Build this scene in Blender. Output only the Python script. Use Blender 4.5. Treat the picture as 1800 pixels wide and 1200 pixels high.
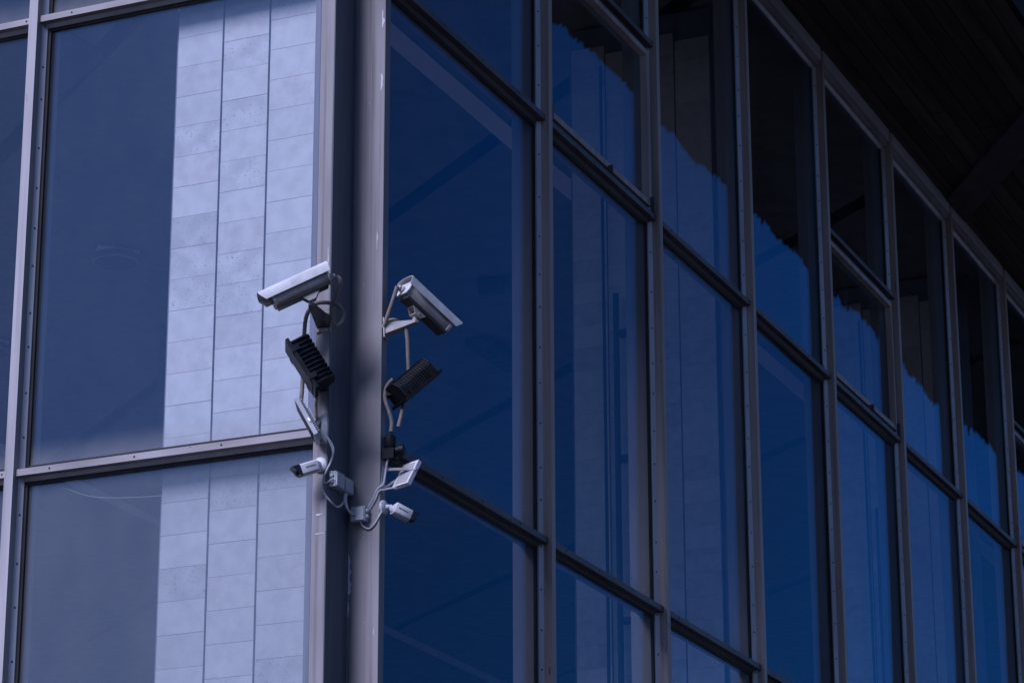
import bpy, bmesh, math, random
from mathutils import Vector, Matrix

# ------------------------------------------------------------------ scene, camera, sky, sun
S = bpy.context.scene
for o in list(bpy.data.objects):
    bpy.data.objects.remove(o)
random.seed(7)
COL = S.collection
R = math.radians

cam_d = bpy.data.cameras.new("camera")
cam = bpy.data.objects.new("camera", cam_d)
COL.objects.link(cam)
cam_d.sensor_width = 36.0
cam_d.lens = 104.58
cam_d.clip_start = 0.1
cam_d.clip_end = 3000
fw = Vector((0.86656988, 0.38247918, 0.32057185))
rt = Vector((0.40454441, -0.91451509, -0.00244256))
up = Vector((-0.29223357, -0.1318022, 0.94722105))
m = Matrix((rt, up, -fw)).transposed().to_4x4()
m.translation = Vector((-11.10457, -5.26894, 1.60737))
cam.matrix_world = m
S.camera = cam

SUN_EL, SUN_AZ = R(40), R(160)          # azimuth measured from +X towards +Y
sun_dir = Vector((math.cos(SUN_EL) * math.cos(SUN_AZ), math.cos(SUN_EL) * math.sin(SUN_AZ), math.sin(SUN_EL)))
world = bpy.data.worlds.new("World")
S.world = world
world.use_nodes = True
wn, wl = world.node_tree.nodes, world.node_tree.links
wn.clear()
sky = wn.new("ShaderNodeTexSky")
sky.sky_type = 'NISHITA'
sky.sun_disc = False
sky.sun_elevation = SUN_EL
sky.sun_rotation = R(90) - SUN_AZ
sky.air_density = 1.0
sky.dust_density = 1.0
sky.ozone_density = 5.0
bg = wn.new("ShaderNodeBackground")
bg.inputs["Strength"].default_value = 0.05
wo = wn.new("ShaderNodeOutputWorld")
wl.new(sky.outputs[0], bg.inputs[0])
wl.new(bg.outputs[0], wo.inputs[0])

sun_d = bpy.data.lights.new("sun", 'SUN')
sun_d.energy = 3.0
sun_d.angle = R(25)
sun_d.color = (1.0, 0.93, 0.9)
sun = bpy.data.objects.new("sun", sun_d)
sun.rotation_euler = sun_dir.to_track_quat('Z', 'Y').to_euler()
sun.location = (-20, 10, 30)
COL.objects.link(sun)

S.view_settings.view_transform = 'Standard'
S.view_settings.look = 'None'
S.view_settings.gamma = 1
S.view_settings.use_curve_mapping = False
S.view_settings.exposure = 0.25
S.view_settings.use_white_balance = True          # photograph balanced cool
S.view_settings.white_balance_temperature = 5080
S.view_settings.white_balance_tint = 24

S.render.engine = 'CYCLES'
S.cycles.max_bounces = 8
S.cycles.transparent_max_bounces = 24
S.cycles.use_denoising = True
S.cycles.sample_clamp_indirect = 4
S.cycles.caustics_reflective = False
S.cycles.caustics_refractive = False

# ------------------------------------------------------------------ helpers: meshes
def BM():
    return bmesh.new()

def box(bm, a, b):
    x0, y0, z0 = a; x1, y1, z1 = b
    v = [bm.verts.new(p) for p in ((x0,y0,z0),(x1,y0,z0),(x1,y1,z0),(x0,y1,z0),(x0,y0,z1),(x1,y0,z1),(x1,y1,z1),(x0,y1,z1))]
    for f in ((3,2,1,0),(4,5,6,7),(0,1,5,4),(1,2,6,5),(2,3,7,6),(3,0,4,7)):
        bm.faces.new([v[i] for i in f])
    return bm

def prism(bm, pts, axis, a, b):
    """extrude a 2D outline along an axis: pts are the two other coordinates in order"""
    def P(q, t):
        if axis == 'x': return (t, q[0], q[1])
        if axis == 'y': return (q[0], t, q[1])
        return (q[0], q[1], t)
    A = [bm.verts.new(P(q, a)) for q in pts]
    B = [bm.verts.new(P(q, b)) for q in pts]
    n = len(pts)
    bm.faces.new(A); bm.faces.new(list(reversed(B)))
    for i in range(n):
        bm.faces.new((A[i], B[i], B[(i+1) % n], A[(i+1) % n]))
    bmesh.ops.recalc_face_normals(bm, faces=bm.faces)
    return bm

def lathe(bm, org, d, prof, seg=20):
    """prof: (distance along d, radius)"""
    org = Vector(org); d = Vector(d).normalized()
    q = d.to_track_quat('Z', 'Y')
    ex, ey = q @ Vector((1,0,0)), q @ Vector((0,1,0))
    rings = []
    for t, r in prof:
        rings.append([bm.verts.new(org + d*t + (ex*math.cos(2*math.pi*k/seg) + ey*math.sin(2*math.pi*k/seg))*max(r, 1e-4)) for k in range(seg)])
    for i in range(len(rings)-1):
        for k in range(seg):
            bm.faces.new((rings[i][k], rings[i][(k+1)%seg], rings[i+1][(k+1)%seg], rings[i+1][k]))
    bm.faces.new(list(reversed(rings[0]))); bm.faces.new(rings[-1])
    bmesh.ops.recalc_face_normals(bm, faces=bm.faces)
    return bm

def spline(pts, n=10):
    P = [Vector(p) for p in pts]
    P = [P[0]*2 - P[1]] + P + [P[-1]*2 - P[-2]]
    out = []
    for i in range(1, len(P)-2):
        for k in range(n):
            t = k/n
            a, b, c, d = P[i-1], P[i], P[i+1], P[i+2]
            out.append(0.5*((2*b) + (c-a)*t + (2*a-5*b+4*c-d)*t*t + (3*b-a-3*c+d)*t**3))
    out.append(P[-2])
    return out

def tube(bm, pts, r, seg=8, ribs=0.0, n=10):
    pts = spline(pts, n)
    if ribs:                                    # corrugated hose: resample finely
        L = [0]
        for i in range(1, len(pts)): L.append(L[-1] + (pts[i]-pts[i-1]).length)
        N = int(L[-1]/0.0024); res = []; j = 0
        for k in range(N+1):
            s = L[-1]*k/N
            while j < len(L)-2 and L[j+1] < s: j += 1
            res.append(pts[j].lerp(pts[j+1], (s-L[j])/max(L[j+1]-L[j], 1e-9)))
        pts = res
    prev = None; rings = []
    nrm = None
    for i, p in enumerate(pts):
        t = (pts[min(i+1, len(pts)-1)] - pts[max(i-1, 0)]).normalized()
        if nrm is None:
            nrm = t.orthogonal().normalized()
        nrm = (nrm - t*nrm.dot(t)).normalized()
        bn = t.cross(nrm)
        rr = r*(1 - ribs*(i % 2)) if ribs else r
        rings.append([bm.verts.new(p + (nrm*math.cos(2*math.pi*k/seg) + bn*math.sin(2*math.pi*k/seg))*rr) for k in range(seg)])
    for i in range(len(rings)-1):
        for k in range(seg):
            bm.faces.new((rings[i][k], rings[i][(k+1)%seg], rings[i+1][(k+1)%seg], rings[i+1][k]))
    bm.faces.new(list(reversed(rings[0]))); bm.faces.new(rings[-1])
    bmesh.ops.recalc_face_normals(bm, faces=bm.faces)
    return bm

def bevel(bm, w=0.003, seg=2):
    bmesh.ops.bevel(bm, geom=[e for e in bm.edges if len(e.link_faces) == 2 and e.calc_face_angle(0) > 0.5], offset=w, segments=seg, affect='EDGES', profile=0.5, clamp_overlap=True)
    return bm

def mesh(name, bm, mat, smooth=False):
    me = bpy.data.meshes.new(name)
    bm.to_mesh(me); bm.free()
    if mat: me.materials.append(mat)
    if smooth:
        for p in me.polygons: p.use_smooth = True
        me.set_sharp_from_angle(angle=R(40))
    return me

def add(name, me, parent=None, loc=(0,0,0), rz=0.0, kind=None):
    o = bpy.data.objects.new(name, me)
    COL.objects.link(o)
    o.parent = parent
    o.location = loc
    o.rotation_euler = (0, 0, rz)
    if kind: o["kind"] = kind
    return o

def part(name, bm, mat, parent=None, smooth=False, kind=None):
    return add(name, mesh(name, bm, mat, smooth), parent, kind=kind)

def thing(name, label, cat, M=None, group=None):
    o = bpy.data.objects.new(name, None)
    o.empty_display_size = 0.1
    COL.objects.link(o)
    if M is not None: o.matrix_world = M
    o["label"] = label; o["category"] = cat
    if group: o["group"] = group
    return o

def tag(o, label, cat, group=None):
    o["label"] = label; o["category"] = cat
    if group: o["group"] = group
    return o

def frame(org, d, upv=(0,0,1)):
    """local +X along d, +Z as near upv as it can be"""
    x = Vector(d).normalized(); y = Vector(upv).cross(x).normalized(); z = x.cross(y)
    M = Matrix((x, y, z)).transposed().to_4x4()
    M.translation = Vector(org)
    return M

# ------------------------------------------------------------------ helpers: materials
def new_mat(name):
    mt = bpy.data.materials.new(name); mt.use_nodes = True
    return mt, mt.node_tree.nodes, mt.node_tree.links, mt.node_tree.nodes["Principled BSDF"]

def paint(name, c0, c1, rough=0.5, scale=(6,6,6), metal=0.0, spec=0.4, bump=0.05, spots=None, detail=6, lo=0.35, hi=0.65, vary=0.0, streak=None):
    """two-tone weathered surface; spots = (colour, scale, threshold) adds chips or dirt with their own outline"""
    mt, n, l, b = new_mat(name)
    tc = n.new("ShaderNodeTexCoord"); mp = n.new("ShaderNodeMapping")
    mp.inputs["Scale"].default_value = scale
    l.new(tc.outputs["Object"], mp.inputs[0])
    # shift by object so that copies differ
    oi = n.new("ShaderNodeObjectInfo"); ml = n.new("ShaderNodeMath"); ml.operation = 'MULTIPLY'; ml.inputs[1].default_value = 37.0
    l.new(oi.outputs["Random"], ml.inputs[0]); l.new(ml.outputs[0], mp.inputs["Location"])
    ns = n.new("ShaderNodeTexNoise"); ns.inputs["Scale"].default_value = 1.0; ns.inputs["Detail"].default_value = detail
    l.new(mp.outputs[0], ns.inputs["Vector"])
    cr = n.new("ShaderNodeValToRGB")
    cr.color_ramp.elements[0].position = lo; cr.color_ramp.elements[1].position = hi
    cr.color_ramp.elements[0].color = (*c0, 1); cr.color_ramp.elements[1].color = (*c1, 1)
    l.new(ns.outputs[0], cr.inputs[0])
    out = cr.outputs[0]
    if spots:
        sc, ss, th = spots
        n2 = n.new("ShaderNodeTexNoise"); n2.inputs["Scale"].default_value = ss; n2.inputs["Detail"].default_value = 8; n2.inputs["Roughness"].default_value = 0.65
        l.new(mp.outputs[0], n2.inputs["Vector"])
        r2 = n.new("ShaderNodeValToRGB"); r2.color_ramp.elements[0].position = th; r2.color_ramp.elements[1].position = th + 0.03
        l.new(n2.outputs[0], r2.inputs[0])
        mx = n.new("ShaderNodeMix"); mx.data_type = 'RGBA'
        l.new(r2.outputs[0], mx.inputs["Factor"]); l.new(out, mx.inputs["A"]); mx.inputs["B"].default_value = (*sc, 1)
        out = mx.outputs["Result"]
    if streak:                                  # rain marks running down the surface
        amt, scol = streak
        m4 = n.new("ShaderNodeMapping"); m4.inputs["Scale"].default_value = (55, 55, 0.9)
        l.new(tc.outputs["Object"], m4.inputs[0]); l.new(ml.outputs[0], m4.inputs["Location"])
        n4 = n.new("ShaderNodeTexNoise"); n4.inputs["Scale"].default_value = 1.0; n4.inputs["Detail"].default_value = 5; n4.inputs["Roughness"].default_value = 0.6
        l.new(m4.outputs[0], n4.inputs["Vector"])
        r4 = n.new("ShaderNodeMapRange"); r4.inputs[1].default_value = 0.50; r4.inputs[2].default_value = 0.78; r4.inputs[3].default_value = 0.0; r4.inputs[4].default_value = amt
        l.new(n4.outputs[0], r4.inputs[0])
        x4 = n.new("ShaderNodeMix"); x4.data_type = 'RGBA'
        l.new(r4.outputs[0], x4.inputs["Factor"]); l.new(out, x4.inputs["A"]); x4.inputs["B"].default_value = (*scol, 1)
        out = x4.outputs["Result"]
    if vary:
        mr = n.new("ShaderNodeMapRange"); mr.inputs[3].default_value = 1 - vary; mr.inputs[4].default_value = 1 + vary*0.4
        l.new(oi.outputs["Random"], mr.inputs[0])
        vs = n.new("ShaderNodeVectorMath"); vs.operation = 'SCALE'
        l.new(out, vs.inputs[0]); l.new(mr.outputs[0], vs.inputs["Scale"]); out = vs.outputs[0]
    l.new(out, b.inputs["Base Color"])
    b.inputs["Roughness"].default_value = rough; b.inputs["Metallic"].default_value = metal
    b.inputs["Specular IOR Level"].default_value = spec
    if bump:
        bp = n.new("ShaderNodeBump"); bp.inputs["Strength"].default_value = bump; bp.inputs["Distance"].default_value = 0.01
        l.new(ns.outputs[0], bp.inputs["Height"]); l.new(bp.outputs[0], b.inputs["Normal"])
    return mt

def glass(name, tint, coat, r0=0.07, dust_haze=0.03, even=0.4):
    """thin window glass: see-through plus a mirror layer growing towards grazing angles, a film of dust and grime along the sill"""
    mt, n, l, b = new_mat(name)
    n.remove(b)
    out = n["Material Output"]
    lw = n.new("ShaderNodeLayerWeight"); lw.inputs["Blend"].default_value = 0.5
    pw = n.new("ShaderNodeMath"); pw.operation = 'POWER'; pw.inputs[1].default_value = 5.0
    l.new(lw.outputs["Facing"], pw.inputs[0])
    ma = n.new("ShaderNodeMath"); ma.operation = 'MULTIPLY_ADD'; ma.inputs[1].default_value = 1 - r0; ma.inputs[2].default_value = r0
    l.new(pw.outputs[0], ma.inputs[0])
    tr = n.new("ShaderNodeBsdfTransparent"); tr.inputs[0].default_value = (*tint, 1)
    gl = n.new("ShaderNodeBsdfGlossy"); gl.inputs[0].default_value = (*coat, 1); gl.inputs["Roughness"].default_value = 0.0
    tc = n.new("ShaderNodeTexCoord"); oi = n.new("ShaderNodeObjectInfo")
    mp = n.new("ShaderNodeMapping"); mp.inputs["Scale"].default_value = (1.6, 1.6, 0.9)
    l.new(tc.outputs["Object"], mp.inputs[0])
    ml = n.new("ShaderNodeMath"); ml.operation = 'MULTIPLY'; ml.inputs[1].default_value = 53.0
    l.new(oi.outputs["Random"], ml.inputs[0]); l.new(ml.outputs[0], mp.inputs["Location"])
    ns = n.new("ShaderNodeTexNoise"); ns.inputs["Scale"].default_value = 1.0; ns.inputs["Detail"].default_value = 1.6; ns.inputs["Roughness"].default_value = 0.4
    l.new(mp.outputs[0], ns.inputs["Vector"])
    mq = n.new("ShaderNodeMapping"); mq.inputs["Scale"].default_value = (5.5, 5.5, 1.3)
    l.new(mp.outputs[0], mq.inputs[0])
    nr = n.new("ShaderNodeTexNoise"); nr.inputs["Scale"].default_value = 1.0; nr.inputs["Detail"].default_value = 2.0
    l.new(mq.outputs[0], nr.inputs["Vector"])
    hm = n.new("ShaderNodeMath"); hm.operation = 'MULTIPLY_ADD'; hm.inputs[1].default_value = 0.14
    l.new(nr.outputs[0], hm.inputs[0]); l.new(ns.outputs[0], hm.inputs[2])
    bp = n.new("ShaderNodeBump"); bp.inputs["Strength"].default_value = 1.0; bp.inputs["Distance"].default_value = 0.0035
    l.new(hm.outputs[0], bp.inputs["Height"]); l.new(bp.outputs[0], gl.inputs["Normal"])
    # sheets from different batches differ a little in tint
    tv = n.new("ShaderNodeMapRange"); tv.inputs[3].default_value = 0.72; tv.inputs[4].default_value = 1.12
    l.new(oi.outputs["Random"], tv.inputs[0])
    vm = n.new("ShaderNodeVectorMath"); vm.operation = 'SCALE'; vm.inputs[0].default_value = coat
    l.new(tv.outputs[0], vm.inputs["Scale"]); l.new(vm.outputs[0], gl.inputs[0])
    mx = n.new("ShaderNodeMixShader")
    l.new(ma.outputs[0], mx.inputs[0]); l.new(tr.outputs[0], mx.inputs[1]); l.new(gl.outputs[0], mx.inputs[2])
    # dust film; also carries the painted haze of the lower left panes
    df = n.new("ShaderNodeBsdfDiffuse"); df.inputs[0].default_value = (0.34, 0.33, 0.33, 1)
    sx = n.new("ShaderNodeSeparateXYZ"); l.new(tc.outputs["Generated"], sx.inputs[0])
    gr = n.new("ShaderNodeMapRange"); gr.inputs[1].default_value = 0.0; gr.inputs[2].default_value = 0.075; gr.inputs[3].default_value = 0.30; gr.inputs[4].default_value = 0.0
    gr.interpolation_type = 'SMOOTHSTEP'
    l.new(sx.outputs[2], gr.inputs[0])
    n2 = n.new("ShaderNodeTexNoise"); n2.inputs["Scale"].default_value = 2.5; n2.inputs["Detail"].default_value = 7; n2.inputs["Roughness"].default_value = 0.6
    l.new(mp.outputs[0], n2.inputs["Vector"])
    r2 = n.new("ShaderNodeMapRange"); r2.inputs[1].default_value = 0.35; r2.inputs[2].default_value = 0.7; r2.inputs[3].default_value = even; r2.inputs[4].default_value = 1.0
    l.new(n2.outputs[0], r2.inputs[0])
    mu = n.new("ShaderNodeMath"); mu.operation = 'ADD'; mu.inputs[1].default_value = dust_haze
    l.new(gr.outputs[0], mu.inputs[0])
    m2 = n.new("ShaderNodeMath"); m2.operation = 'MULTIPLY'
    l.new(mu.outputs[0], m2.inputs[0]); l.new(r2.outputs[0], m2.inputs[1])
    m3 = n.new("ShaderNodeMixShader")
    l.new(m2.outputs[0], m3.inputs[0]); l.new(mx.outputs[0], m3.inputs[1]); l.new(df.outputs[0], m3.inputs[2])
    l.new(m3.outputs[0], out.inputs["Surface"])
    return mt

M_paint = paint("weathered grey paint", (0.20,0.182,0.188), (0.27,0.25,0.258), 0.55, (7,7,1.6), spec=0.3, spots=((0.46,0.44,0.45), 5.0, 0.69), streak=(0.75, (0.075,0.06,0.055)))
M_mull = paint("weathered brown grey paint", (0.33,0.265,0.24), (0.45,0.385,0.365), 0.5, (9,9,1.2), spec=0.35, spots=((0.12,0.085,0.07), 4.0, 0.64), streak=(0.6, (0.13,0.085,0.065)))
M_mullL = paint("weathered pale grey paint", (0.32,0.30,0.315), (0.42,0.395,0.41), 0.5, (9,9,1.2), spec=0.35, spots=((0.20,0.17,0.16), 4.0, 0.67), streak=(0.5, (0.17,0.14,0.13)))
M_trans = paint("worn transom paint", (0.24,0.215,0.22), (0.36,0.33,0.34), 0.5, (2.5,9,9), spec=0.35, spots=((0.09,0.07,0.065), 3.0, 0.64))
M_transShade = paint("shaded transom paint", (0.07,0.062,0.066), (0.12,0.108,0.115), 0.5, (2.5,9,9), spec=0.35, spots=((0.26,0.25,0.26), 3.5, 0.68))  # transom paint darkened to hold the shade on the right-hand wall
M_bead = paint("bare aluminium bead", (0.42,0.40,0.42), (0.56,0.54,0.56), 0.42, (6,6,1.5), metal=0.35, spots=((0.2,0.17,0.16), 6, 0.68))
M_notchShade = paint("dark blue grey notch shade", (0.065,0.08,0.11), (0.10,0.115,0.145), 0.45, (9,9,1.2), spots=((0.24,0.25,0.28), 7.0, 0.72), streak=(0.5, (0.20,0.21,0.24)))  # notch shade put into the base colour; pale spots and streaks are wear
M_fin = paint("pale inner frame paint", (0.30,0.285,0.29), (0.38,0.36,0.365), 0.6, (5,5,1))
M_rub = paint("black rubber gasket", (0.008,0.008,0.009), (0.02,0.02,0.02), 0.7)
M_screw = paint("dark screw head", (0.015,0.013,0.012), (0.03,0.025,0.022), 0.6)
M_head = paint("blue grey head beam", (0.40,0.40,0.44), (0.56,0.55,0.60), 0.5, (1.2,7,7), spots=((0.42,0.40,0.42), 3.5, 0.66))
M_glassL = glass("window glass facing the square", (0.95,0.96,0.97), (0.36,0.62,1.0), r0=0.08, dust_haze=0.032, even=0.6)
M_glassHaze = glass("window glass with painted sky haze", (0.95,0.96,0.97), (0.46,0.70,1.0), r0=0.09, dust_haze=0.135, even=0.7)  # thicker film stands in for paler sky reflection on the lower panes
M_glassR = glass("window glass", (0.93,0.93,0.95), (0.13,0.38,0.64), dust_haze=0.032, even=0.0)
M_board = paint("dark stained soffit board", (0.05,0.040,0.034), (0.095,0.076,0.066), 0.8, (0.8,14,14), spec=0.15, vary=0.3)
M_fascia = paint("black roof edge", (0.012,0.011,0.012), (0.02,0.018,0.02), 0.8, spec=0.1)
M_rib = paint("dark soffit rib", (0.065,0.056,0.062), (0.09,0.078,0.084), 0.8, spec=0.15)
M_roof = paint("roof concrete", (0.10,0.095,0.09), (0.15,0.14,0.135), 0.9)
M_tileA = paint("pale speckled stone tile", (0.62,0.605,0.595), (0.71,0.695,0.685), 0.5, (14,14,14), spec=0.25, spots=((0.45,0.425,0.415), 9.0, 0.635), detail=10, vary=0.07)
M_tileB = paint("warm speckled stone tile", (0.595,0.57,0.555), (0.70,0.675,0.66), 0.5, (17,17,17), spec=0.25, spots=((0.44,0.41,0.395), 6.0, 0.625), detail=10, vary=0.08)
M_tileC = paint("stained stone tile", (0.54,0.525,0.52), (0.68,0.665,0.66), 0.5, (11,11,11), spec=0.25, spots=((0.38,0.36,0.355), 7.0, 0.60), detail=10, vary=0.10)
M_core = paint("grey mortar core", (0.16,0.17,0.20), (0.22,0.23,0.26), 0.9)
M_ceil = paint("interior ceiling plaster", (0.58,0.58,0.60), (0.68,0.67,0.68), 0.9, (0.7,0.7,0.7))
M_rib2 = paint("interior ceiling rib", (0.56,0.55,0.56), (0.66,0.65,0.66), 0.9, (0.7,0.7,0.7))
M_floor = paint("interior floor", (0.22,0.21,0.20), (0.30,0.29,0.28), 0.6)
M_wall = paint("interior wall", (0.28,0.27,0.27), (0.36,0.35,0.35), 0.9)
M_dark = paint("dark interior fitting", (0.03,0.03,0.035), (0.06,0.06,0.065), 0.7)
M_asph = paint("asphalt", (0.04,0.04,0.042), (0.065,0.064,0.064), 0.9, (2,2,2))
M_white = paint("white camera housing paint", (0.54,0.53,0.535), (0.68,0.67,0.67), 0.45, (20,20,20), spec=0.35, bump=0.02, spots=((0.30,0.27,0.24), 2.5, 0.64))
M_cream = paint("aged beige housing", (0.33,0.30,0.275), (0.47,0.44,0.41), 0.45, (18,18,18), spec=0.45, bump=0.02)
M_under = paint("dark housing underside", (0.035,0.033,0.033), (0.06,0.055,0.055), 0.5)
M_lens = paint("black lens window", (0.006,0.006,0.008), (0.012,0.012,0.014), 0.12, spec=0.6, bump=0)
M_black = paint("black die cast aluminium", (0.006,0.0065,0.009), (0.016,0.017,0.022), 0.5, (25,25,25), spec=0.2)
M_steel = paint("galvanised bracket", (0.36,0.36,0.38), (0.50,0.50,0.52), 0.45, (30,30,30), metal=0.4)
M_darkarm = paint("dark bracket metal", (0.05,0.048,0.05), (0.09,0.085,0.085), 0.5)
M_hose = paint("beige grey conduit", (0.20,0.175,0.16), (0.28,0.25,0.23), 0.6, (30,30,30))
M_cable = paint("pale grey cable", (0.46,0.46,0.48), (0.56,0.56,0.58), 0.5, (30,30,30))
M_boxg = paint("grey plastic box", (0.42,0.43,0.46), (0.50,0.51,0.54), 0.5, (15,15,15))
M_ledw = paint("white powder coat", (0.60,0.58,0.59), (0.70,0.68,0.69), 0.45, (15,15,15), spots=((0.38,0.34,0.31), 5.0, 0.67))
M_led = paint("led floodlight window", (0.018,0.018,0.022), (0.03,0.03,0.035), 0.5, spec=0.15)
M_ink = paint("dark lettering ink", (0.03,0.03,0.035), (0.05,0.05,0.055), 0.6, bump=0)
M_yel = paint("yellow led", (0.85,0.60,0.04), (0.9,0.65,0.06), 0.4, bump=0)

# ------------------------------------------------------------------ the setting
Z0, T2, T1, T0, ZH = 0.0, 5.2, 7.34, 8.35, 9.55
bm = BM(); box(bm, (-900,-900,-0.5), (900,900,0.0))
part("ground", bm, M_asph, kind="structure")
bm = BM(); box(bm, (-0.55,0.2,0.004), (46,36,0.12))
part("floor", bm, M_floor, kind="structure")

# interior ceiling with triangular ribs
ceil = part("ceiling", box(BM(), (-0.6,0.21,9.72), (46,36,9.9)), M_ceil, kind="structure")
def rib(p, q, w, z0, z1):
    a, b = Vector(p), Vector(q); d = (b-a).normalized(); nn = Vector((-d.y, d.x))*w/2
    bm = BM(); pts = [a+nn, b+nn, b-nn, a-nn]
    prism(bm, [(v.x, v.y) for v in pts], 'z', z0, z1)
    part("rib", bm, M_rib2, ceil)
k = 0
yy = 2.5
while yy < 35:
    rib((0.2, yy), (45, yy), 0.16, 9.61, 9.719); yy += 7.4
def clip_line(x0, ang):
    d = Vector((math.cos(ang), math.sin(ang))); t0, t1 = -1e3, 1e3
    o = Vector((x0, 0))
    for lo, hi, c, dc in ((0.2,45,o.x,d.x),(0.4,35,o.y,d.y)):
        a, b = (lo-c)/dc, (hi-c)/dc
        t0, t1 = max(t0, min(a,b)), min(t1, max(a,b))
    return (o+d*t0, o+d*t1) if t1 - t0 > 1 else None
for i in range(-6, 12):
    s = clip_line(0.67 + 3.76*i, R(52))
    if s: rib(s[0], s[1], 0.14, 9.62, 9.718)
for i in range(0, 9):
    s = clip_line(2.1 + 7.52*i, R(128))
    if s: rib(s[0], s[1], 0.14, 9.65, 9.717)
for tri in ([(3.60,4.36),(4.13,4.345),(4.56,4.99)], [(3.05,5.10),(3.62,5.08),(4.05,5.72)], [(8.95,6.75),(9.75,6.72),(10.55,7.72)]):
    part("infill_panel", prism(BM(), tri, 'z', 9.60, 9.612), M_dark, ceil)
part("wall_back", box(BM(), (0.5,36,0.0), (46,36.3,9.9)), M_wall, kind="structure")
part("wall_far", box(BM(), (46,0.3,0.0), (46.3,36,9.9)), M_wall, kind="structure")

# ------------------------------------------------------------------ the building: curtain walls
bld = thing("glass_building", "corner building with dark blue glazed walls in grey metal frames under a wide roof", "building")
H = 9.42
GD = 0.075
def build_mullion_meshes():
    body = bevel(box(BM(), (-0.0225,0,0), (0.0225,0.084,H+0.1)), 0.003, 1)
    bead = BM(); prism(bead, [(0.0,0.0),(0.02,0.016),(0.02,0.03),(0.0,0.03)], 'z', 0, H)
    beadL = BM(); prism(beadL, [(0.0,0.0),(-0.02,0.016),(-0.02,0.03),(0.0,0.03)], 'z', 0, H)
    gask = box(BM(), (-0.056,0.066,0), (-0.0426,0.08,H)); box(gask, (0.0426,0.066,0), (0.056,0.08,H))
    fin = box(BM(), (-0.022,0.0842,0), (0.022,0.20,H+0.25))
    scr = BM()
    for sgn in (-1, 1):
        z = 0.1
        while z < H - 0.05:
            nn = Vector((0.625*sgn, -0.78, 0))
            lathe(scr, Vector((0.0325*sgn, 0.0505, z + random.uniform(-0.03, 0.03))) - nn*0.002, nn, [(0,0.0048),(0.004,0.0044),(0.0046,0.002)], 7)
            z += 0.195
    return (mesh("mullion", body, M_mull), mesh("bead", bead, M_bead), mesh("bead", beadL, M_bead), mesh("gasket", gask, M_rub),
            mesh("inner_fin", fin, M_fin), mesh("screws", scr, M_screw))
MM = build_mullion_meshes()
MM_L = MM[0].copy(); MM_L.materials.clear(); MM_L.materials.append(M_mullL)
def mullion(loc, rz, body=None):
    m_ = add("mullion", body or MM[0], bld, loc, rz)
    add("bead", MM[1], m_, (0.0225,0.0425,0)); add("bead", MM[2], m_, (-0.0225,0.0425,0))
    add("gasket", MM[3], m_); add("inner_fin", MM[4], m_); add("screws", MM[5], m_, kind="stuff")
    return m_

def transom_meshes(L, mat):
    cap = bevel(box(BM(), (0,0.018,-0.030), (L,0.0838,0)), 0.002, 1)
    bd = BM(); prism(bd, [(0.050,-0.0305),(0.064,-0.047),(0.073,-0.047),(0.073,-0.0305)], 'x', 0.002, L-0.002)
    prism(bd, [(0.050,0.0005),(0.064,0.015),(0.073,0.015),(0.073,0.0005)], 'x', 0.002, L-0.002)
    gk = box(BM(), (0.003,0.067,-0.062), (L-0.003,0.079,-0.0472)); box(gk, (0.003,0.067,0.0152), (L-0.003,0.079,0.026))
    fin = box(BM(), (0.001,0.084,-0.028), (L-0.001,0.16,-0.004))
    sc = BM()
    x = 0.17
    while x < L:
        lathe(sc, (x,0.0185,-0.014), (0,-1,0), [(0,0.0045),(0.003,0.004),(0.004,0.002)], 7); x += 0.42
    return (mesh("transom", cap, mat), mesh("bead", bd, M_bead if mat is M_trans else M_transShade), mesh("gasket", gk, M_rub), mesh("inner_fin", fin, M_paint), mesh("screws", sc, M_screw))  # right-hand beads take the painted shade colour too
TM = {}
def transom(loc, rz, L, mat):
    key = (round(L, 3), mat.name)
    if key not in TM: TM[key] = transom_meshes(L, mat)
    a = TM[key]
    t = add("transom", a[0], bld, loc, rz)
    add("bead", a[1], t); add("gasket", a[2], t); add("inner_fin", a[3], t); add("screws", a[4], t, kind="stuff")
    return t
PM = {}
def pane(loc, rz, L, h, mat, wav=True):
    key = (round(L,3), round(h,3), mat.name)
    if key not in PM:
        PM[key] = mesh("window_pane", box(BM(), (0,GD,0), (L,GD+0.008,h)), mat)
    o = add("window_pane", PM[key], bld, loc, rz)
    if wav:                                     # old glazing: no two panes sit quite flat
        o.rotation_euler = (R(random.uniform(-0.12, 0.12) + (0.2 if rz == 0 else 0)), 0, rz + R(random.uniform(-0.22, 0.22)))
    return o

def head(loc, rz, L):
    key = ("head", round(L,3))
    if key not in TM:
        a = BM(); prism(a, [(0.006,9.465),(0.006,9.552),(0.084,9.552),(0.084,9.465)], 'x', 0, L)
        b = BM(); prism(b, [(0.022,9.428),(0.022,9.459),(0.083,9.459),(0.083,9.428)], 'x', 0.001, L-0.001)
        c = BM(); prism(c, [(0.050,9.4275),(0.064,9.408),(0.073,9.408),(0.073,9.4275)], 'x', 0.002, L-0.002)
        TM[key] = (mesh("head_beam", a, M_head), mesh("drip_edge", b, M_trans), mesh("bead", c, M_bead))
    a = TM[key]
    h = add("head_beam", a[0], bld, loc, rz); add("drip_edge", a[1], h); add("bead", a[2], h)

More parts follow.
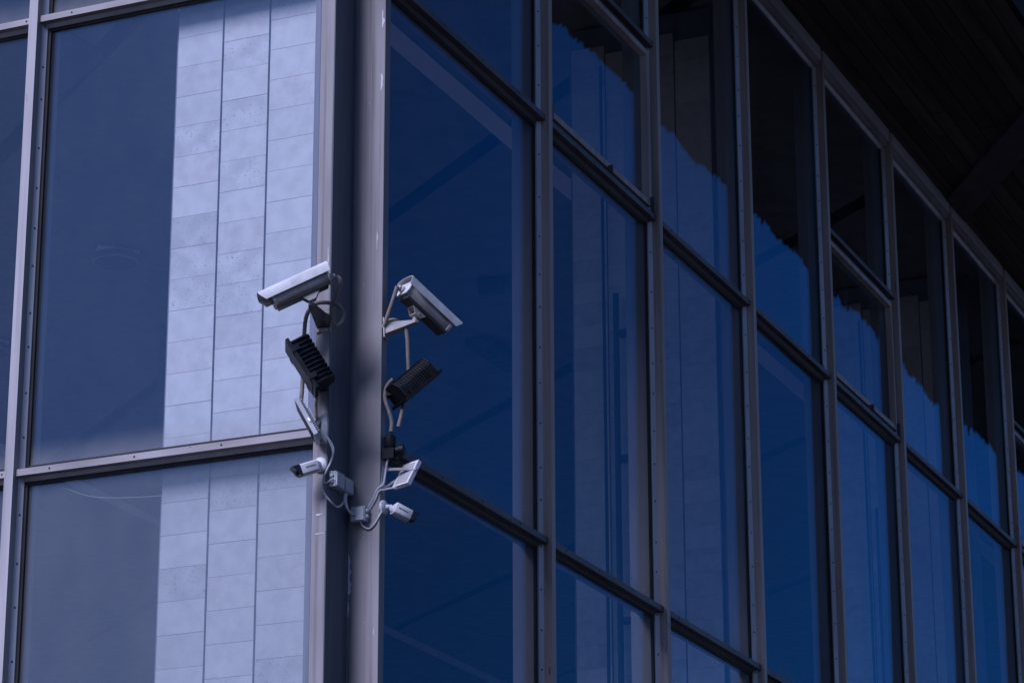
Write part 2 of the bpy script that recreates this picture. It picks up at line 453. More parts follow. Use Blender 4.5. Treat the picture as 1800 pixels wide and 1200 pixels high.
def sash(loc, rz, L, z0, z1):
    key = ("sash", round(L,3))
    if key not in TM:
        f = BM(); w = 0.032
        for b_ in (((0.04,0.030,z0),(0.04+w,0.07,z1)), ((L-0.04-w,0.030,z0),(L-0.04,0.07,z1)),
                   ((0.04+w,0.0305,z0),(L-0.04-w,0.0695,z0+w)), ((0.04+w,0.0305,z1-w),(L-0.04-w,0.0695,z1))):
            box(f, *b_)
        TM[key] = (mesh("sash_frame", f, M_mull), mesh("hinge", box(BM(), (0,0.006,z0-0.035), (0.014,0.03,z0+0.05)), M_darkarm), mesh("latch", box(BM(), (0,0.004,z0-0.028), (0.012,0.03,z0+0.012)), M_darkarm))
    f = add("sash_frame", TM[key][0], bld, loc, rz)
    add("hinge", TM[key][1], f, (0.02,0,0)); add("hinge", TM[key][1], f, (L-0.055,0,0)); add("latch", TM[key][2], f, (L*0.55,0,0))

# right-hand wall: mullion centre lines
XR = [1.288 + 0.0225 + 1.5*i for i in range(13)]
edges = [-0.467] + XR
LEV = [0.9, 3.06, T2, T1]
for x in XR: mullion((x,0,0), 0)
for i in range(len(edges)-1):
    a = edges[i] + (0.0225 if i else 0.0); b = edges[i+1] - 0.0225
    L = b - a
    for z in LEV: transom((a,0,z), 0, L, M_transShade)
    head((a,0,0), 0, L)
    vent = (i % 3 == 1)
    zs = [0.02] + LEV + ([T0] if vent else []) + [9.46]
    if vent:
        transom((a,0,T0), 0, L, M_transShade); sash((a,0,0), 0, L, T1+0.035, T0-0.07)
    for z0, z1 in zip(zs[:-1], zs[1:]):
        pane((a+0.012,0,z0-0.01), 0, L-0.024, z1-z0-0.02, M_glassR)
# left-hand wall (turned a quarter: local x runs towards -y, local y towards +x)
XF = -0.718
YL = [1.685 + 1.5*i for i in range(8)]
for y in YL: mullion((XF,y,0), R(-90), MM_L)
le = [0.232] + YL
for i in range(len(le)-1):
    a = le[i] + (0.0225 if i else 0.0); b = le[i+1] - 0.0225
    L = b - a
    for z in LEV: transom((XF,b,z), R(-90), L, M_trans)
    head((XF,b,0), R(-90), L)
    zs = [0.02] + LEV + [9.46]
    for z0, z1 in zip(zs[:-1], zs[1:]):
        pane((XF,b-0.012,z0-0.01), R(-90), L-0.024, z1-z0-0.02, M_glassHaze if z1 <= T2 else M_glassL)

# corner: folded sheet forming a re-entrant notch
cp = part("corner_post", prism(BM(), [(-0.718,0.1456),(-0.718,0.208),(-0.70,0.214),(-0.60,0.214),(-0.60,0.30),(-0.40,0.30),(-0.40,0.12),(-0.467,0.10),(-0.467,0.001),(-0.517,0.001),(-0.518,0.003),(-0.518,0.1456)], 'z', 0, 9.55), M_paint, bld)
part("bead", prism(BM(), [(-0.690,0.2142),(-0.676,0.2316),(-0.655,0.2316),(-0.655,0.2142)], 'z', 0, 9.42), M_bead, cp)
part("notch_panel", box(BM(), (-0.716,0.1425,0.0), (-0.5205,0.1454,9.545)), M_notchShade, cp)  # thin sheet carrying the shade of this face as a darker colour
part("gasket", box(BM(), (-0.652,0.2318,0), (-0.640,0.246,9.42)), M_rub, cp)

for z in (3.4, 8.9):
    part("sheet_joint", box(BM(), (-0.5194,0.0035,z), (-0.5183,0.1424,z+0.003)), M_rub, cp)
# bare patches where the paint has come off
M_flake = paint("bare primer", (0.44,0.43,0.45), (0.60,0.585,0.60), 0.6, (30,30,30))
def flake(x, y0, y1, z0, z1, n=9, parent=cp):
    rnd = random.Random(int(z0*1000)); L_, R_ = [], []
    for k_ in range(n+1):
        z = z0 + (z1-z0)*k_/n; w_ = (y1-y0)*(0.35 + 0.65*rnd.random())*(0.45 if k_ in (0,n) else 1)
        L_.append((y1 - (y1-y0)*0.06*rnd.random(), z)); R_.append((y1 - w_, z + rnd.uniform(-0.3,0.3)*(z1-z0)/n))
    part("paint_flake", prism(BM(), L_ + R_[::-1], 'x', x-0.0009, x), M_flake, parent)
flake(-0.5182, 0.122, 0.1420, 4.535, 4.70, 12); flake(-0.5182, 0.131, 0.1420, 4.44, 4.50, 6)
flake(-0.5182, 0.022, 0.030, 6.02, 6.10, 6); flake(-0.5182, 0.004, 0.018, 7.05, 7.13, 7); flake(-0.5182, 0.008, 0.020, 6.75, 6.83, 6)
flake(-0.7183, 0.150, 0.190, 4.822, 4.829, 3); flake(-0.7183, 0.148, 0.192, 4.743, 4.748, 3); flake(-0.7183, 0.150, 0.158, 5.9, 5.98, 6)

# roof and soffit
roof = part("roof", box(BM(), (-2.12,-1.262,9.62), (47,37,10.2)), M_roof, bld)
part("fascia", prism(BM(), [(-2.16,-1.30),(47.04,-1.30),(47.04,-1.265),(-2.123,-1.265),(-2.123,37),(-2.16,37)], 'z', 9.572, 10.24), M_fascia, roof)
BL = {}
y = -1.26
row = 0
while y < -0.03:
    w = min(0.118, -0.005 - y)
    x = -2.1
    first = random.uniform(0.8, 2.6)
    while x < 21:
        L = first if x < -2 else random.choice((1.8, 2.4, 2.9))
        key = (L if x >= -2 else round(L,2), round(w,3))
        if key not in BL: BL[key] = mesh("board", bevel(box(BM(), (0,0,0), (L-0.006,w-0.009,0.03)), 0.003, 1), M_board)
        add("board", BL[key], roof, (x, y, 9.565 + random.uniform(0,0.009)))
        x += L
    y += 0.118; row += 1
for yy in [0.0]:
    x = -2.1
    while x < -0.75:
        L = 0.118
        key = ("l",)
        if key not in BL: BL[key] = mesh("board", bevel(box(BM(), (0,0,0), (0.109,13.0,0.03)), 0.003, 1), M_board)
        add("board", BL[key], roof, (x, 0.0, 9.565 + random.uniform(0,0.009)))
        x += 0.118
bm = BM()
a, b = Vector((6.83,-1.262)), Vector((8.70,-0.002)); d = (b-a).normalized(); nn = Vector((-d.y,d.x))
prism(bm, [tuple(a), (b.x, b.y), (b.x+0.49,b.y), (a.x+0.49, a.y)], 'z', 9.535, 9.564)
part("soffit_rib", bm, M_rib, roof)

# ------------------------------------------------------------------ stone piers behind the glass
TW, TH, TG = 0.2345, 0.1437, 0.010
tile_me = {}
def tile_mesh(w, mat, key):
    k_ = (round(w,3), key)
    if k_ not in tile_me:
        tile_me[k_] = mesh("stone_tile", bevel(box(BM(), (0,-w+TG,0.0008), (0.022,0,TH-0.0008)), 0.0009, 1), mat)
    return tile_me[k_]
def pier(x0, ytop, ncol, zlo, zhi, label, last=None, depth=0.24, zref=7.164, grp=None):
    """front face at x0 looking towards -x; columns run from ytop towards -y"""
    wid = ncol*TW + (last or 0)
    p = thing("stone_pier", label, "pier", Matrix.Translation((x0, ytop, 0)))
    part("core", box(BM(), (0.012,-wid+0.001,0.12), (depth,-0.001,9.60)), M_core, p)
    cols = [(i*TW, TW) for i in range(ncol)] + ([(ncol*TW, last)] if last else [])
    for ci, (off, w) in enumerate(cols):
        z = zref - math.ceil((zref - zlo)/TH)*TH - (0.42*TH if ci % 2 else 0)
        while z < zhi:
            q = random.random()
            mt, ky = (M_tileA,'a') if q < 0.5 else ((M_tileB,'b') if q < 0.8 else (M_tileC,'c'))
            add("stone_tile", tile_mesh(w, mt, ky), p, (random.uniform(0,0.0012), -off, z))
            z += TH
    part("side_slab", box(BM(), (0.024,0.0,0.12), (depth-0.01,0.02,9.58)), M_core, p)
    part("side_slab", box(BM(), (0.024,-wid-0.02,0.12), (depth-0.01,-wid,9.58)), M_core, p)
    return p
pier(-0.56, 1.013, 3, 3.3, 8.4, "bright pale stone tiled pier behind the large left window beside the cameras", last=0.10, depth=0.2)
pier(5.0, 1.42, 4, 4.6, 9.4, "dim stone pier with pipes seen through second window bay right of the corner", depth=0.5)
pier(10.4, 1.42, 4, 5.2, 9.4, "dim stone pier seen through fifth window bay from the corner", depth=0.5)
pier(15.8, 1.42, 4, 6.0, 9.4, "dim stone pier at the far right windows", depth=0.5)
for px in (5.0, 10.4):
    lab = "thin dark pipes with brackets on stone pier in " + ("second" if px < 6 else "fifth") + " window bay"
    t = thing("wall_pipes", lab, "pipes", Matrix.Translation((px-0.05, 1.14, 0)))
    b1 = tube(BM(), [(0,0.06,0.13),(0.004,0.062,3),(-0.003,0.055,6),(0.0,0.06,9.3)], 0.010, 6); part("pipe", b1, M_dark, t, True)
    b1 = tube(BM(), [(-0.02,-0.03,0.13),(-0.02,-0.03,5),(-0.02,-0.03,7.75)], 0.020, 8); part("pipe", b1, M_dark, t, True)
    for z in (3.7, 4.7, 5.7, 6.7, 7.5):
        part("bracket", box(BM(), (-0.02,-0.20,z-0.016), (0.045,-0.03,z+0.016)), M_dark, t)

# ceiling fittings inside the hall
def downlight(x, y, label, r=0.17):
    t = thing("ceiling_downlight", label, "lamp", Matrix.Translation((x,y,9.60)))
    part("backplate", prism(BM(), [(-1.5*r,0),(0,-1.25*r),(1.5*r,0),(0,1.25*r)], 'z', -0.02, 0.0), M_rib2, t)
    part("housing", lathe(BM(), (0,0,-0.021), (0,0,-1), [(0,r),(0.05,r),(0.06,r*0.93),(0.06,r*0.85)], 32), M_dark, t, True)
    part("trim_ring", lathe(BM(), (0,0,-0.05), (0,0,-1), [(0,r*1.12),(0.02,r*1.12),(0.028,r*1.05)], 32), M_core, t, True)
    part("reflector", lathe(BM(), (0,0,-0.08), (0,0,-1), [(0,r*0.9),(0.004,r*0.85),(0.008,r*0.2)], 32), M_dark, t, True)
    part("stem", box(BM(), (-0.05,-0.05,0.0005), (0.05,0.05,0.119)), M_dark, t)
    return t
downlight(7.33, 6.2, "round ceiling downlight seen through the large left window")
downlight(8.75, 8.3, "round ceiling downlight at the left edge, behind the next window")
def vent(x, y, L, w, ang, label):
    t = thing("ceiling_vent", label, "vent", Matrix.Translation((x,y,9.60)) @ Matrix.Rotation(ang,4,'Z'))
    f = BM(); box(f, (0,-w/2,-0.05), (L,w/2,-0.001)); part("casing", f, M_dark, t)
    for k_ in range(6):
        part("slat", box(BM(), (0.02+k_*(L-0.04)/6,-w/2+0.02,-0.058), (0.02+(k_+0.6)*(L-0.04)/6,w/2-0.02,-0.051)), M_rib, t)
vent(10.3, 4.5, 0.8, 0.22, 0, "long dark ceiling vent behind first right bay, right of the camera")
vent(9.0, 3.8, 0.25, 0.2, R(20), "short dark ceiling vent above the right camera, behind the first bay")
vent(17.0, 12.6, 0.75, 0.4, 0, "dark ceiling vent seen low through the lower left window")
vent(19.1, 14.3, 0.4, 0.4, R(45), "diamond shaped ceiling vent at the bottom of the lower left window")

# ------------------------------------------------------------------ cameras in weatherproof housings
def housing(M, label, hood_over=0.05):
    """local +X is where the camera looks, origin on the swivel under the body"""
    t = thing("security_camera", label, "security camera", M, "boxed security cameras on the corner")
    L0, L1, hw, zt, zb = -0.108, 0.150, 0.042, 0.105, 0.040
    sec = [(-hw,zt),(-hw,zb+0.018),(-hw+0.012,zb),(hw-0.012,zb),(hw,zb+0.018),(hw,zt)]
    part("body", bevel(prism(BM(), sec, 'x', L0, L1), 0.004, 2), M_cream, t, True)
    part("base_rail", bevel(prism(BM(), [(-hw+0.010,zb-0.0005),(-hw+0.014,zb-0.014),(hw-0.014,zb-0.014),(hw-0.010,zb-0.0005)], 'x', L0+0.012, L1-0.004), 0.002, 1), M_under, t)
    rg = part("front_ring", bevel(prism(BM(), [(y_*1.06, (z_-0.072)*1.06+0.072) for y_, z_ in sec], 'x', L1-0.012, L1+0.004), 0.002, 1), M_cream, t)
    part("lens_window", box(BM(), (L1+0.0042,-hw+0.008,zb+0.01), (L1+0.006,hw-0.008,zt-0.006)), M_lens, rg)
    part("rear_plate", bevel(prism(BM(), [(y_*1.08, (z_-0.072)*1.08+0.072) for y_, z_ in sec], 'x', L0-0.008, L0+0.002), 0.003, 2), M_white, t, True)
    # sunshield: folded sheet, longer than the body, front corners swept back
    o_, th = hw + 0.014, 0.0022
    arch = [(-o_,zt-0.030),(-o_,zt+0.004)] + [(-o_*math.cos(R(a_)), zt+0.004+0.022*math.sin(R(a_))) for a_ in range(20,180,20)] + [(o_,zt+0.004),(o_,zt-0.030)]
    outer = arch
    inner = [((o_-th)/o_*y_, z_ if z_ < zt else z_-th) for y_, z_ in reversed(arch)]
    bm = BM(); prism(bm, outer + inner, 'x', L0-0.022, L1+hood_over)
    for v in bm.verts:
        if v.co.x > L1 and v.co.z < zt - 0.02: v.co.x -= 0.020
        if v.co.x < L0 and v.co.z < zt - 0.02: v.co.x += 0.004
    part("sunshield", bm, M_white, t, True)
    part("cable_gland", lathe(BM(), (L0-0.008,0.0,0.062), (-1,0,-0.15), [(0,0.016),(0.012,0.016),(0.014,0.011),(0.026,0.011),(0.027,0.008)], 14), M_cream, t, True)
    # swivel foot
    f = BM(); prism(f, [(-0.050,0.0255),(0.032,0.0255),(0.012,-0.002),(-0.020,-0.002)], 'y', -0.022, -0.0185)
    prism(f, [(-0.050,0.0255),(0.032,0.0255),(0.012,-0.002),(-0.020,-0.002)], 'y', 0.0185, 0.022)
    box(f, (-0.022,-0.018,-0.002), (0.012,0.018,0.003)); box(f, (-0.046,-0.018,0.0215), (0.028,0.018,0.0255))
    part("swivel_foot", f, M_cream, t)
    part("bolt", lathe(BM(), (-0.005,-0.0222,0.010), (0,-1,0), [(0,0.005),(0.003,0.005),(0.004,0.003)], 8), M_steel, t)
    return t

def arm_bracket(parent_M, mount, tip, width, label_parent):
    """tapering pressed-steel wall bracket; mount on the wall, tip carries the swivel. Built in world space, re-parented"""
    mount, tip = Vector(mount), Vector(tip)
    d = (tip - mount); L = d.length; d.normalize()
    M = frame(mount, d)
    inv = parent_M.inverted() @ M
    def put(name, bm, mat, smooth=False):
        bm.transform(inv); return part(name, bm, mat, label_parent, smooth)
    w0, w1 = width/2, 0.014
    a = BM()
    top = [(0.0,-w0,0.0),(L,-w1,0.0),(L+0.012,0,0.0),(L,w1,0.0),(0.0,w0,0.0)]
    bot = [(0.0,-w0,-0.052),(L,-w1,-0.010),(L+0.012,0,-0.008),(L,w1,-0.010),(0.0,w0,-0.052)]
    A = [a.verts.new(p) for p in top]; B = [a.verts.new(p) for p in bot]
    a.faces.new(A); a.faces.new(list(reversed(B)))
    for i in range(5): a.faces.new((A[i], B[i], B[(i+1)%5], A[(i+1)%5]))
    bmesh.ops.recalc_face_normals(a, faces=a.faces)
    put("bracket_arm", a, M_darkarm if label_parent.get("dark") else M_cream)
    pl = bevel(box(BM(), (-0.001,-w0-0.006,-0.068), (0.004,w0+0.006,0.020)), 0.001, 1)
    put("mount_plate", pl, M_cream)
    for yy in (-w0*0.6, w0*0.6):
        for zz in (0.010, -0.060):
            put("bolt", lathe(BM(), (0.004,yy,zz), (1,0,0), [(0,0.0055),(0.003,0.0055),(0.0045,0.003)], 8), M_steel)
    put("ball_joint", lathe(BM(), (L-0.004,0,0.0), (0,0,1), [(0,0.012),(0.006,0.012),(0.010,0.008),(0.016,0.008)], 14), M_cream, True)

dA = Vector((-0.423, 0.798, -0.465))
MA = frame((-0.885, 0.142, 5.690), dA) @ Matrix.Scale(0.95,4)
A_ = housing(MA, "white boxed security camera pointing left and down, above the finned black floodlight")
A_["dark"] = 1
arm_bracket(MA, (-0.7185,0.172,5.678), (-0.885,0.142,5.676), 0.055, A_)
dH = Vector((0.767, -0.403, -0.50))
MH = frame((-0.462, -0.130, 5.712), dH) @ Matrix.Scale(0.96,4)
H_ = housing(MH, "white boxed security camera seen from behind, pointing right in front of blue glass", 0.035)
arm_bracket(MH, (-0.492,0.0,5.692), (-0.462,-0.130,5.698), 0.05, H_)
for o in (A_, H_):
    if "dark" in o: del o["dark"]

# ------------------------------------------------------------------ black finned floodlights
def floodlight(M, label, mount, n=11, proud=1.0):
    """local +X = beam direction, Z = up along the lamp face"""
    t = thing("floodlight", label, "floodlight", M, "black finned floodlights")
    hw, hh = 0.070, 0.110
    part("front_frame", bevel(box(BM(), (0.0,-hw-0.010,-hh-0.010), (0.014,hw+0.010,hh+0.010)), 0.004, 2), M_black, t, True)
    part("lamp_glass", box(BM(), (0.0145,-hw+0.004,-hh+0.012), (0.0165,hw-0.004,hh-0.012)), M_led, t)
    core = BM(); prism(core, [(-0.001,-hw*0.95),(-0.001,hw*0.95),(-0.050,hw*0.84*proud),(-0.075*proud,hw*0.52*proud),(-0.078*proud,0),(-0.075*proud,-hw*0.52*proud),(-0.050,-hw*0.84*proud)], 'z', -hh+0.008, hh-0.008)
    part("core", core, M_black, t)
    for i in range(n):
        z = -hh + 0.008 + (2*hh-0.016-0.004)*i/(n-1)
        f = BM(); prism(f, [(-0.0005,-hw-0.003),(-0.0005,hw+0.003),(-0.058,hw*0.96),(-0.086,hw*0.62),(-0.091,0),(-0.086,-hw*0.62),(-0.058,-hw*0.96)], 'z', z-0.002, z+0.0022 if 0 < i < n-1 else z+0.005)
        part("fin", f, M_black, t)
    for s_ in (-1, 1):
        for z in (hh*0.62, -hh*0.62):
            part("clip", bevel(box(BM(), (-0.020,s_*(hw+0.005)-0.006,z-0.012), (0.017,s_*(hw+0.005)+0.008,z+0.012)), 0.002, 1), M_black, t)
    inv = M.inverted()
    mp = inv @ Vector(mount)
    for s_ in (-1, 1):                           # two-legged yoke from the lower end of the lamp to the wall foot
        part("yoke_leg", tube(BM(), [(-0.045,s_*hw*0.7,-hh*0.62), Vector((-0.07,s_*hw*0.6,-hh*0.7)).lerp(mp,0.3), mp + Vector((0,s_*0.014,0))], 0.008, 6), M_black, t)
    q = M.to_quaternion().inverted()
    b = BM(); box(b, (-0.022,-0.022,-0.018), (0.022,0.022,0.018)); b.transform(Matrix.Translation(mp) @ q.to_matrix().to_4x4())
    part("yoke_foot", bevel(b, 0.002, 1), M_black, t)
    return t
dB = Vector((-0.40, 0.75, -0.53))
floodlight(frame((-0.875,0.180,5.408), dB), "black finned floodlight tilted left, under the left security camera", (-0.735,0.165,5.37))
dI = Vector((0.52, -0.45, -0.73))
floodlight(frame((-0.452,-0.130,5.402), dI) @ Matrix.Scale(0.92,4), "black finned floodlight facing down right in front of blue glass", (-0.492,-0.022,5.385), 15, 1.10)

# ------------------------------------------------------------------ slim LED floodlights
def led_flood(M, label, mounts, w, h, mat):
    t = thing("led_floodlight", label, "floodlight", M, "slim led floodlights")
    part("panel", bevel(box(BM(), (-0.012,-w/2,-h/2), (0.006,w/2,h/2)), 0.003, 2), mat, t, True)
    part("lamp_glass", box(BM(), (0.0062,-w/2+0.012,-h/2+0.012), (0.0078,w/2-0.012,h/2-0.012)), M_led, t)
    n = 16
    for i in range(n):
        z = -h/2 + 0.014 + (h-0.028)*i/(n-1)
        part("fin", box(BM(), (-0.024 if w > 0.12 else -0.0155,-w/2+0.014,z-0.0016), (-0.0122,w/2-0.014,z+0.0016)), mat, t)
    if w > 0.12: part("driver_box", bevel(box(BM(), (-0.032,-w*0.3,-h*0.16), (-0.0245,w*0.3,h*0.2)), 0.004, 2), mat, t, True)
    inv = M.inverted()
    for s, mt_ in zip((-1, 1), mounts):
        e = inv @ Vector(mt_)
        b = BM(); p0 = Vector((-0.006, s*(w/2+0.004), -h*0.12*s))
        d = e - p0; Lx = d.length
        F = frame(p0, d, (0.2,0.3,1))
        box(b, (0,-0.002,-0.009), (Lx,0.002,0.009)); b.transform(F)
        part("bracket_arm", b, M_steel, t)
    a, b_ = inv @ Vector(mounts[0]), inv @ Vector(mounts[1])
    b = BM(); F = frame(a, b_-a, (1,0.2,0.1)); Lx = (b_-a).length
    box(b, (-0.012,-0.0025,-0.012), (Lx+0.012,0.0025,0.012)); b.transform(F)
    part("bracket_plate", b, M_steel, t)
    return t
dC = Vector((-0.35, 0.80, -0.48))
led_flood(frame((-0.83,0.183,5.192), dC), "slim grey led floodlight seen edge on, above the left bullet camera", ((-0.722,0.158,5.235),(-0.722,0.158,5.135)), 0.15, 0.175, M_boxg)
dK = Vector((0.72, -0.48, -0.50))
led_flood(frame((-0.478,-0.105,5.022), (0.80,-0.36,-0.48)), "small white led floodlight seen from behind, below the black connectors", ((-0.492,-0.003,5.055),(-0.505,-0.003,4.965)), 0.10, 0.125, M_ledw)

# ------------------------------------------------------------------ bullet cameras
def bullet(M, label, wall, wall_n, led):
    t = thing("bullet_camera", label, "security camera", M, "small white bullet cameras")
    s = 0.025
    sec = [(-s,-s*0.75),(-s,s*0.8),(-s*0.8,s),(s*0.8,s),(s,s*0.8),(s,-s*0.75),(s*0.55,-s),(-s*0.55,-s)]
    part("body", bevel(prism(BM(), sec, 'x', -0.047, 0.030), 0.003, 2), M_white, t, True)
    fr = BM(); prism(fr, [(y_*0.985, z_*0.985) for y_, z_ in sec], 'x', 0.0302, 0.050)
    for v in fr.verts:
        if v.co.x > 0.045: v.co.x += 0.013*(v.co.z/s) 
    f = part("front_shroud", fr, M_lens, t)
    part("lens", lathe(BM(), (0.046,0,-0.004), (1,0,-0.1), [(0,0.013),(0.008,0.013),(0.009,0.009),(0.007,0.002)], 16), M_lens, f, True)
    if led: part("led", lathe(BM(), (0.036,-0.0135,-0.0165), (1,0,0), [(0,0.0045),(0.004,0.0045),(0.005,0.002)], 10), M_yel, f)
    cu = bpy.data.curves.new("lettering", 'FONT'); cu.body = "HIKVISION"; cu.size = 0.0095; cu.align_x = 'CENTER'; cu.align_y = 'CENTER'; cu.offset = 0.0003
    tmp = bpy.data.objects.new("lettering_src", cu); COL.objects.link(tmp)
    dg = bpy.context.evaluated_depsgraph_get()
    me = bpy.data.meshes.new_from_object(tmp.evaluated_get(dg)); bpy.data.objects.remove(tmp)
    for sgn in (-1, 1):
        m2 = me.copy()
        m2.transform((Matrix.Translation((-0.012, sgn*(s+0.0006), 0.003)) @ Matrix.Rotation(R(90),4,'X')) if sgn < 0 else (Matrix.Translation((-0.012, s+0.0006, 0.003)) @ Matrix.Rotation(R(180),4,'Z') @ Matrix.Rotation(R(90),4,'X')))
        m2.materials.clear(); m2.materials.append(M_ink)
        add("lettering", m2, t)
    inv = M.inverted(); w = inv @ Vector(wall); wnv = (M.to_quaternion().inverted() @ Vector(wall_n)).normalized()
    part("base_disc", lathe(BM(), w, wnv, [(0,0.031),(0.010,0.031),(0.016,0.024),(0.019,0.014)], 28), M_white, t, True)
    a = Vector((-0.048,0,-0.004)); k_ = w + wnv*0.042
    part("joint", lathe(BM(), w + wnv*0.018, wnv, [(0,0.012),(0.014,0.010),(0.024,0.0095),(0.028,0.006)], 16), M_white, t, True)
    part("arm", tube(BM(), [k_ - wnv*0.006, (k_*0.5 + a*0.5), a + Vector((0.004,0,0))], 0.0085, 10), M_steel if led else M_white, t, True)
    part("neck", lathe(BM(), a, (-1,0,0), [(0,0.018),(0.006,0.015),(0.012,0.010)], 16), M_white, t, True)
    return t
bullet(frame((-0.812,0.188,4.995), (-0.63,0.653,-0.36)), "white bullet camera with yellow led pointing left below grey led floodlight", (-0.7185,0.172,5.035), (-1,0,0), True)
bullet(frame((-0.486,-0.092,4.858), (0.70,-0.60,-0.36)), "white bullet camera pointing right, lowest device on the corner", (-0.492,0.0005,4.892), (0,-1,0), False)

# ------------------------------------------------------------------ junction boxes
def jbox(a, b, face, label):
    """face: axis the lid looks along"""
    c = (Vector(a)+Vector(b))/2; h = (Vector(b)-Vector(a))/2
    t = thing("junction_box", label, "junction box", Matrix.Translation(c), "grey junction boxes")
    part("box", bevel(box(BM(), -h, h), 0.005, 2), M_boxg, t, True)
    lid = BM()
    if face == 'y': box(lid, (-h.x+0.003,-h.y-0.006,-h.z+0.003), (h.x-0.003,-h.y-0.0005,h.z-0.003))
    else: box(lid, (-h.x-0.006,-h.y+0.003,-h.z+0.003), (-h.x-0.0005,h.y-0.003,h.z-0.003))
    part("lid", bevel(lid, 0.002, 2), M_boxg, t, True)
    for z in (-0.4, 0.4):
        if face == 'y': part("cable_gland", lathe(BM(), (-h.x,0,h.z*z), (-1,0,0), [(0,0.010),(0.006,0.010),(0.010,0.006)], 12), M_boxg, t, True)
        else: part("cable_gland", lathe(BM(), (0,-h.y,h.z*z), (0,-1,0), [(0,0.010),(0.006,0.010),(0.010,0.006)], 12), M_boxg, t, True)
    return t
jbox((-0.702,0.112,4.945), (-0.630,0.1452,5.010), 'y', "grey junction box on dark corner strip, nearer the left bullet camera")
jbox((-0.612,0.116,4.945), (-0.538,0.1452,5.008), 'y', "grey junction box on dark corner strip, right one of the pair")
jbox((-0.552,0.052,4.830), (-0.5185,0.116,4.892), 'x', "single grey junction box on the pale corner strip beside right bullet camera")

# ------------------------------------------------------------------ black connectors above the white floodlight
t = thing("cable_connector", "black waterproof cable connectors clustered below the right black floodlight", "connector", Matrix.Translation((-0.485,-0.03,5.16)))
part("sleeve", lathe(BM(), (-0.005,0.0,-0.02), (0,0,1), [(0,0.020),(0.01,0.026),(0.052,0.026),(0.056,0.020),(0.066,0.012)], 18), M_black, t, True)
part("hub", bevel(box(BM(), (-0.03,-0.028,-0.065), (0.02,0.026,-0.021)), 0.006, 2), M_black, t, True)
part("side_gland", lathe(BM(), (0.0,-0.025,-0.03), (0.2,-1,0.05), [(0,0.020),(0.012,0.020),(0.013,0.026),(0.034,0.026),(0.038,0.018)], 18), M_black, t, True)

# ------------------------------------------------------------------ conduits and cables
def conduit(pts, label, r=0.0095, ribs=0.16, name="flexible_conduit", cat="conduit", mat=None, seg=10, grp=None):
    o = part(name, tube(BM(), pts, r, seg, ribs), mat or M_hose, None, True)
    return tag(o, label, cat, grp)
gl = MA @ Vector((-0.15,0.0,0.056))
conduit([gl, gl+Vector((0.02,-0.006,-0.03)), (-0.752,0.118,5.70), (-0.745,0.112,5.645), (-0.742,0.095,5.622), (-0.742,0.072,5.636), (-0.742,0.066,5.672), (-0.745,0.090,5.706), (-0.76,0.140,5.722), (-0.775,0.185,5.716), (-0.79,0.208,5.68), (-0.80,0.216,5.62), (-0.80,0.219,5.50), (-0.80,0.222,5.36), (-0.80,0.228,5.268)],
        "looped beige conduit from the left security camera down behind its black floodlight")
conduit([(-0.80,0.150,5.335), (-0.785,0.165,5.300), (-0.765,0.178,5.270), (-0.745,0.186,5.225)], "short beige conduit curving from the left black floodlight to the led floodlight")
gl = MH @ Vector((-0.15,0.0,0.056))
conduit([gl, gl.lerp(Vector((-0.514,-0.004,5.668)), 0.35)+Vector((0,0,-0.006)), gl.lerp(Vector((-0.514,-0.004,5.668)), 0.7)+Vector((0,0,-0.004)), (-0.514,-0.004,5.668)], "ribbed beige conduit behind the right security camera")
conduit([(-0.510,-0.004,5.683), (-0.49,-0.03,5.706), (-0.478,-0.055,5.700), (-0.472,-0.085,5.668), (-0.470,-0.095,5.62), (-0.468,-0.099,5.52), (-0.464,-0.104,5.425)], "beige conduit dropping from right camera bracket to black floodlight")
conduit([(-0.50,-0.045,5.44), (-0.505,-0.020,5.41), (-0.506,-0.012,5.36), (-0.497,-0.028,5.30), (-0.489,-0.036,5.26), (-0.490,-0.034,5.215)], "brown conduit from right black floodlight down to black connectors", ribs=0.1)
conduit([(-0.478,-0.085,5.33), (-0.480,-0.075,5.28), (-0.482,-0.064,5.235)], "short open ended brown conduit stub below right black floodlight", ribs=0.1)

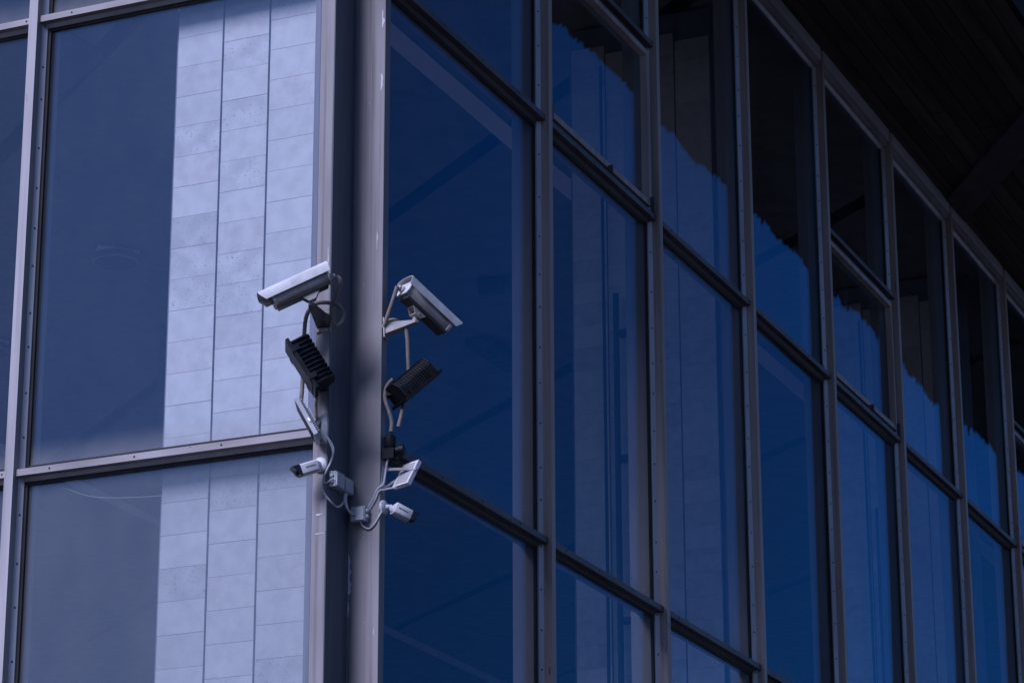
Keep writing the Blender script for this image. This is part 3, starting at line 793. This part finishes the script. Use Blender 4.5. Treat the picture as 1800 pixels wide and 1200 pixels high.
C1 = "pale grey cables looping between the devices"
conduit([(-0.735,0.140,5.150), (-0.722,0.120,5.10), (-0.722,0.117,5.06), (-0.728,0.138,5.01), (-0.727,0.158,4.965), (-0.724,0.155,4.92), (-0.71,0.130,4.88), (-0.665,0.120,4.865), (-0.618,0.118,4.895), (-0.60,0.122,4.935)],
        "pale grey cable looping from led floodlight to the paired junction boxes", 0.0038, 0, "cable", "cable", M_cable, 7, C1)
conduit([(-0.737,0.135,5.146), (-0.724,0.112,5.095), (-0.726,0.125,5.035), (-0.7235,0.152,4.985), (-0.722,0.148,4.955), (-0.708,0.118,4.975)],
        "second pale grey cable from led floodlight, ending at junction box side", 0.0038, 0, "cable", "cable", M_cable, 7, C1)
conduit([(-0.60,0.118,4.940), (-0.618,0.112,4.905), (-0.600,0.106,4.870), (-0.56,0.100,4.865), (-0.5235,0.070,4.872), (-0.522,0.030,4.925), (-0.5215,0.010,4.965), (-0.515,-0.012,4.985), (-0.508,-0.018,5.03), (-0.50,-0.022,5.085), (-0.49,-0.025,5.12)],
        "pale grey cable crossing the corner up to the black connectors", 0.0042, 0, "cable", "cable", M_cable, 7, C1)
conduit([(-0.598,0.113,4.940), (-0.612,0.108,4.898), (-0.592,0.100,4.858), (-0.555,0.092,4.858), (-0.5235,0.060,4.868), (-0.522,0.022,4.918), (-0.5215,0.004,4.955), (-0.512,-0.016,4.962), (-0.500,-0.050,4.968), (-0.492,-0.080,4.970)],
        "pale grey cable crossing the corner to the white led floodlight", 0.0042, 0, "cable", "cable", M_cable, 7, C1)
conduit([(-0.534,0.082,4.832), (-0.528,0.070,4.812), (-0.5235,0.045,4.800), (-0.5225,0.018,4.822), (-0.517,-0.004,4.862), (-0.503,-0.010,4.880)],
        "short grey cable from single junction box to right bullet camera", 0.0042, 0, "cable", "cable", M_cable, 7, C1)
conduit([(-0.622,1.50,5.13), (-0.622,1.30,5.055), (-0.622,1.0,5.025), (-0.622,0.7,5.02), (-0.622,0.45,5.035), (-0.622,0.26,5.06)],
        "thin white wire sagging across the lower left window", 0.0013, 0, "wire", "wire", M_cable, 5)
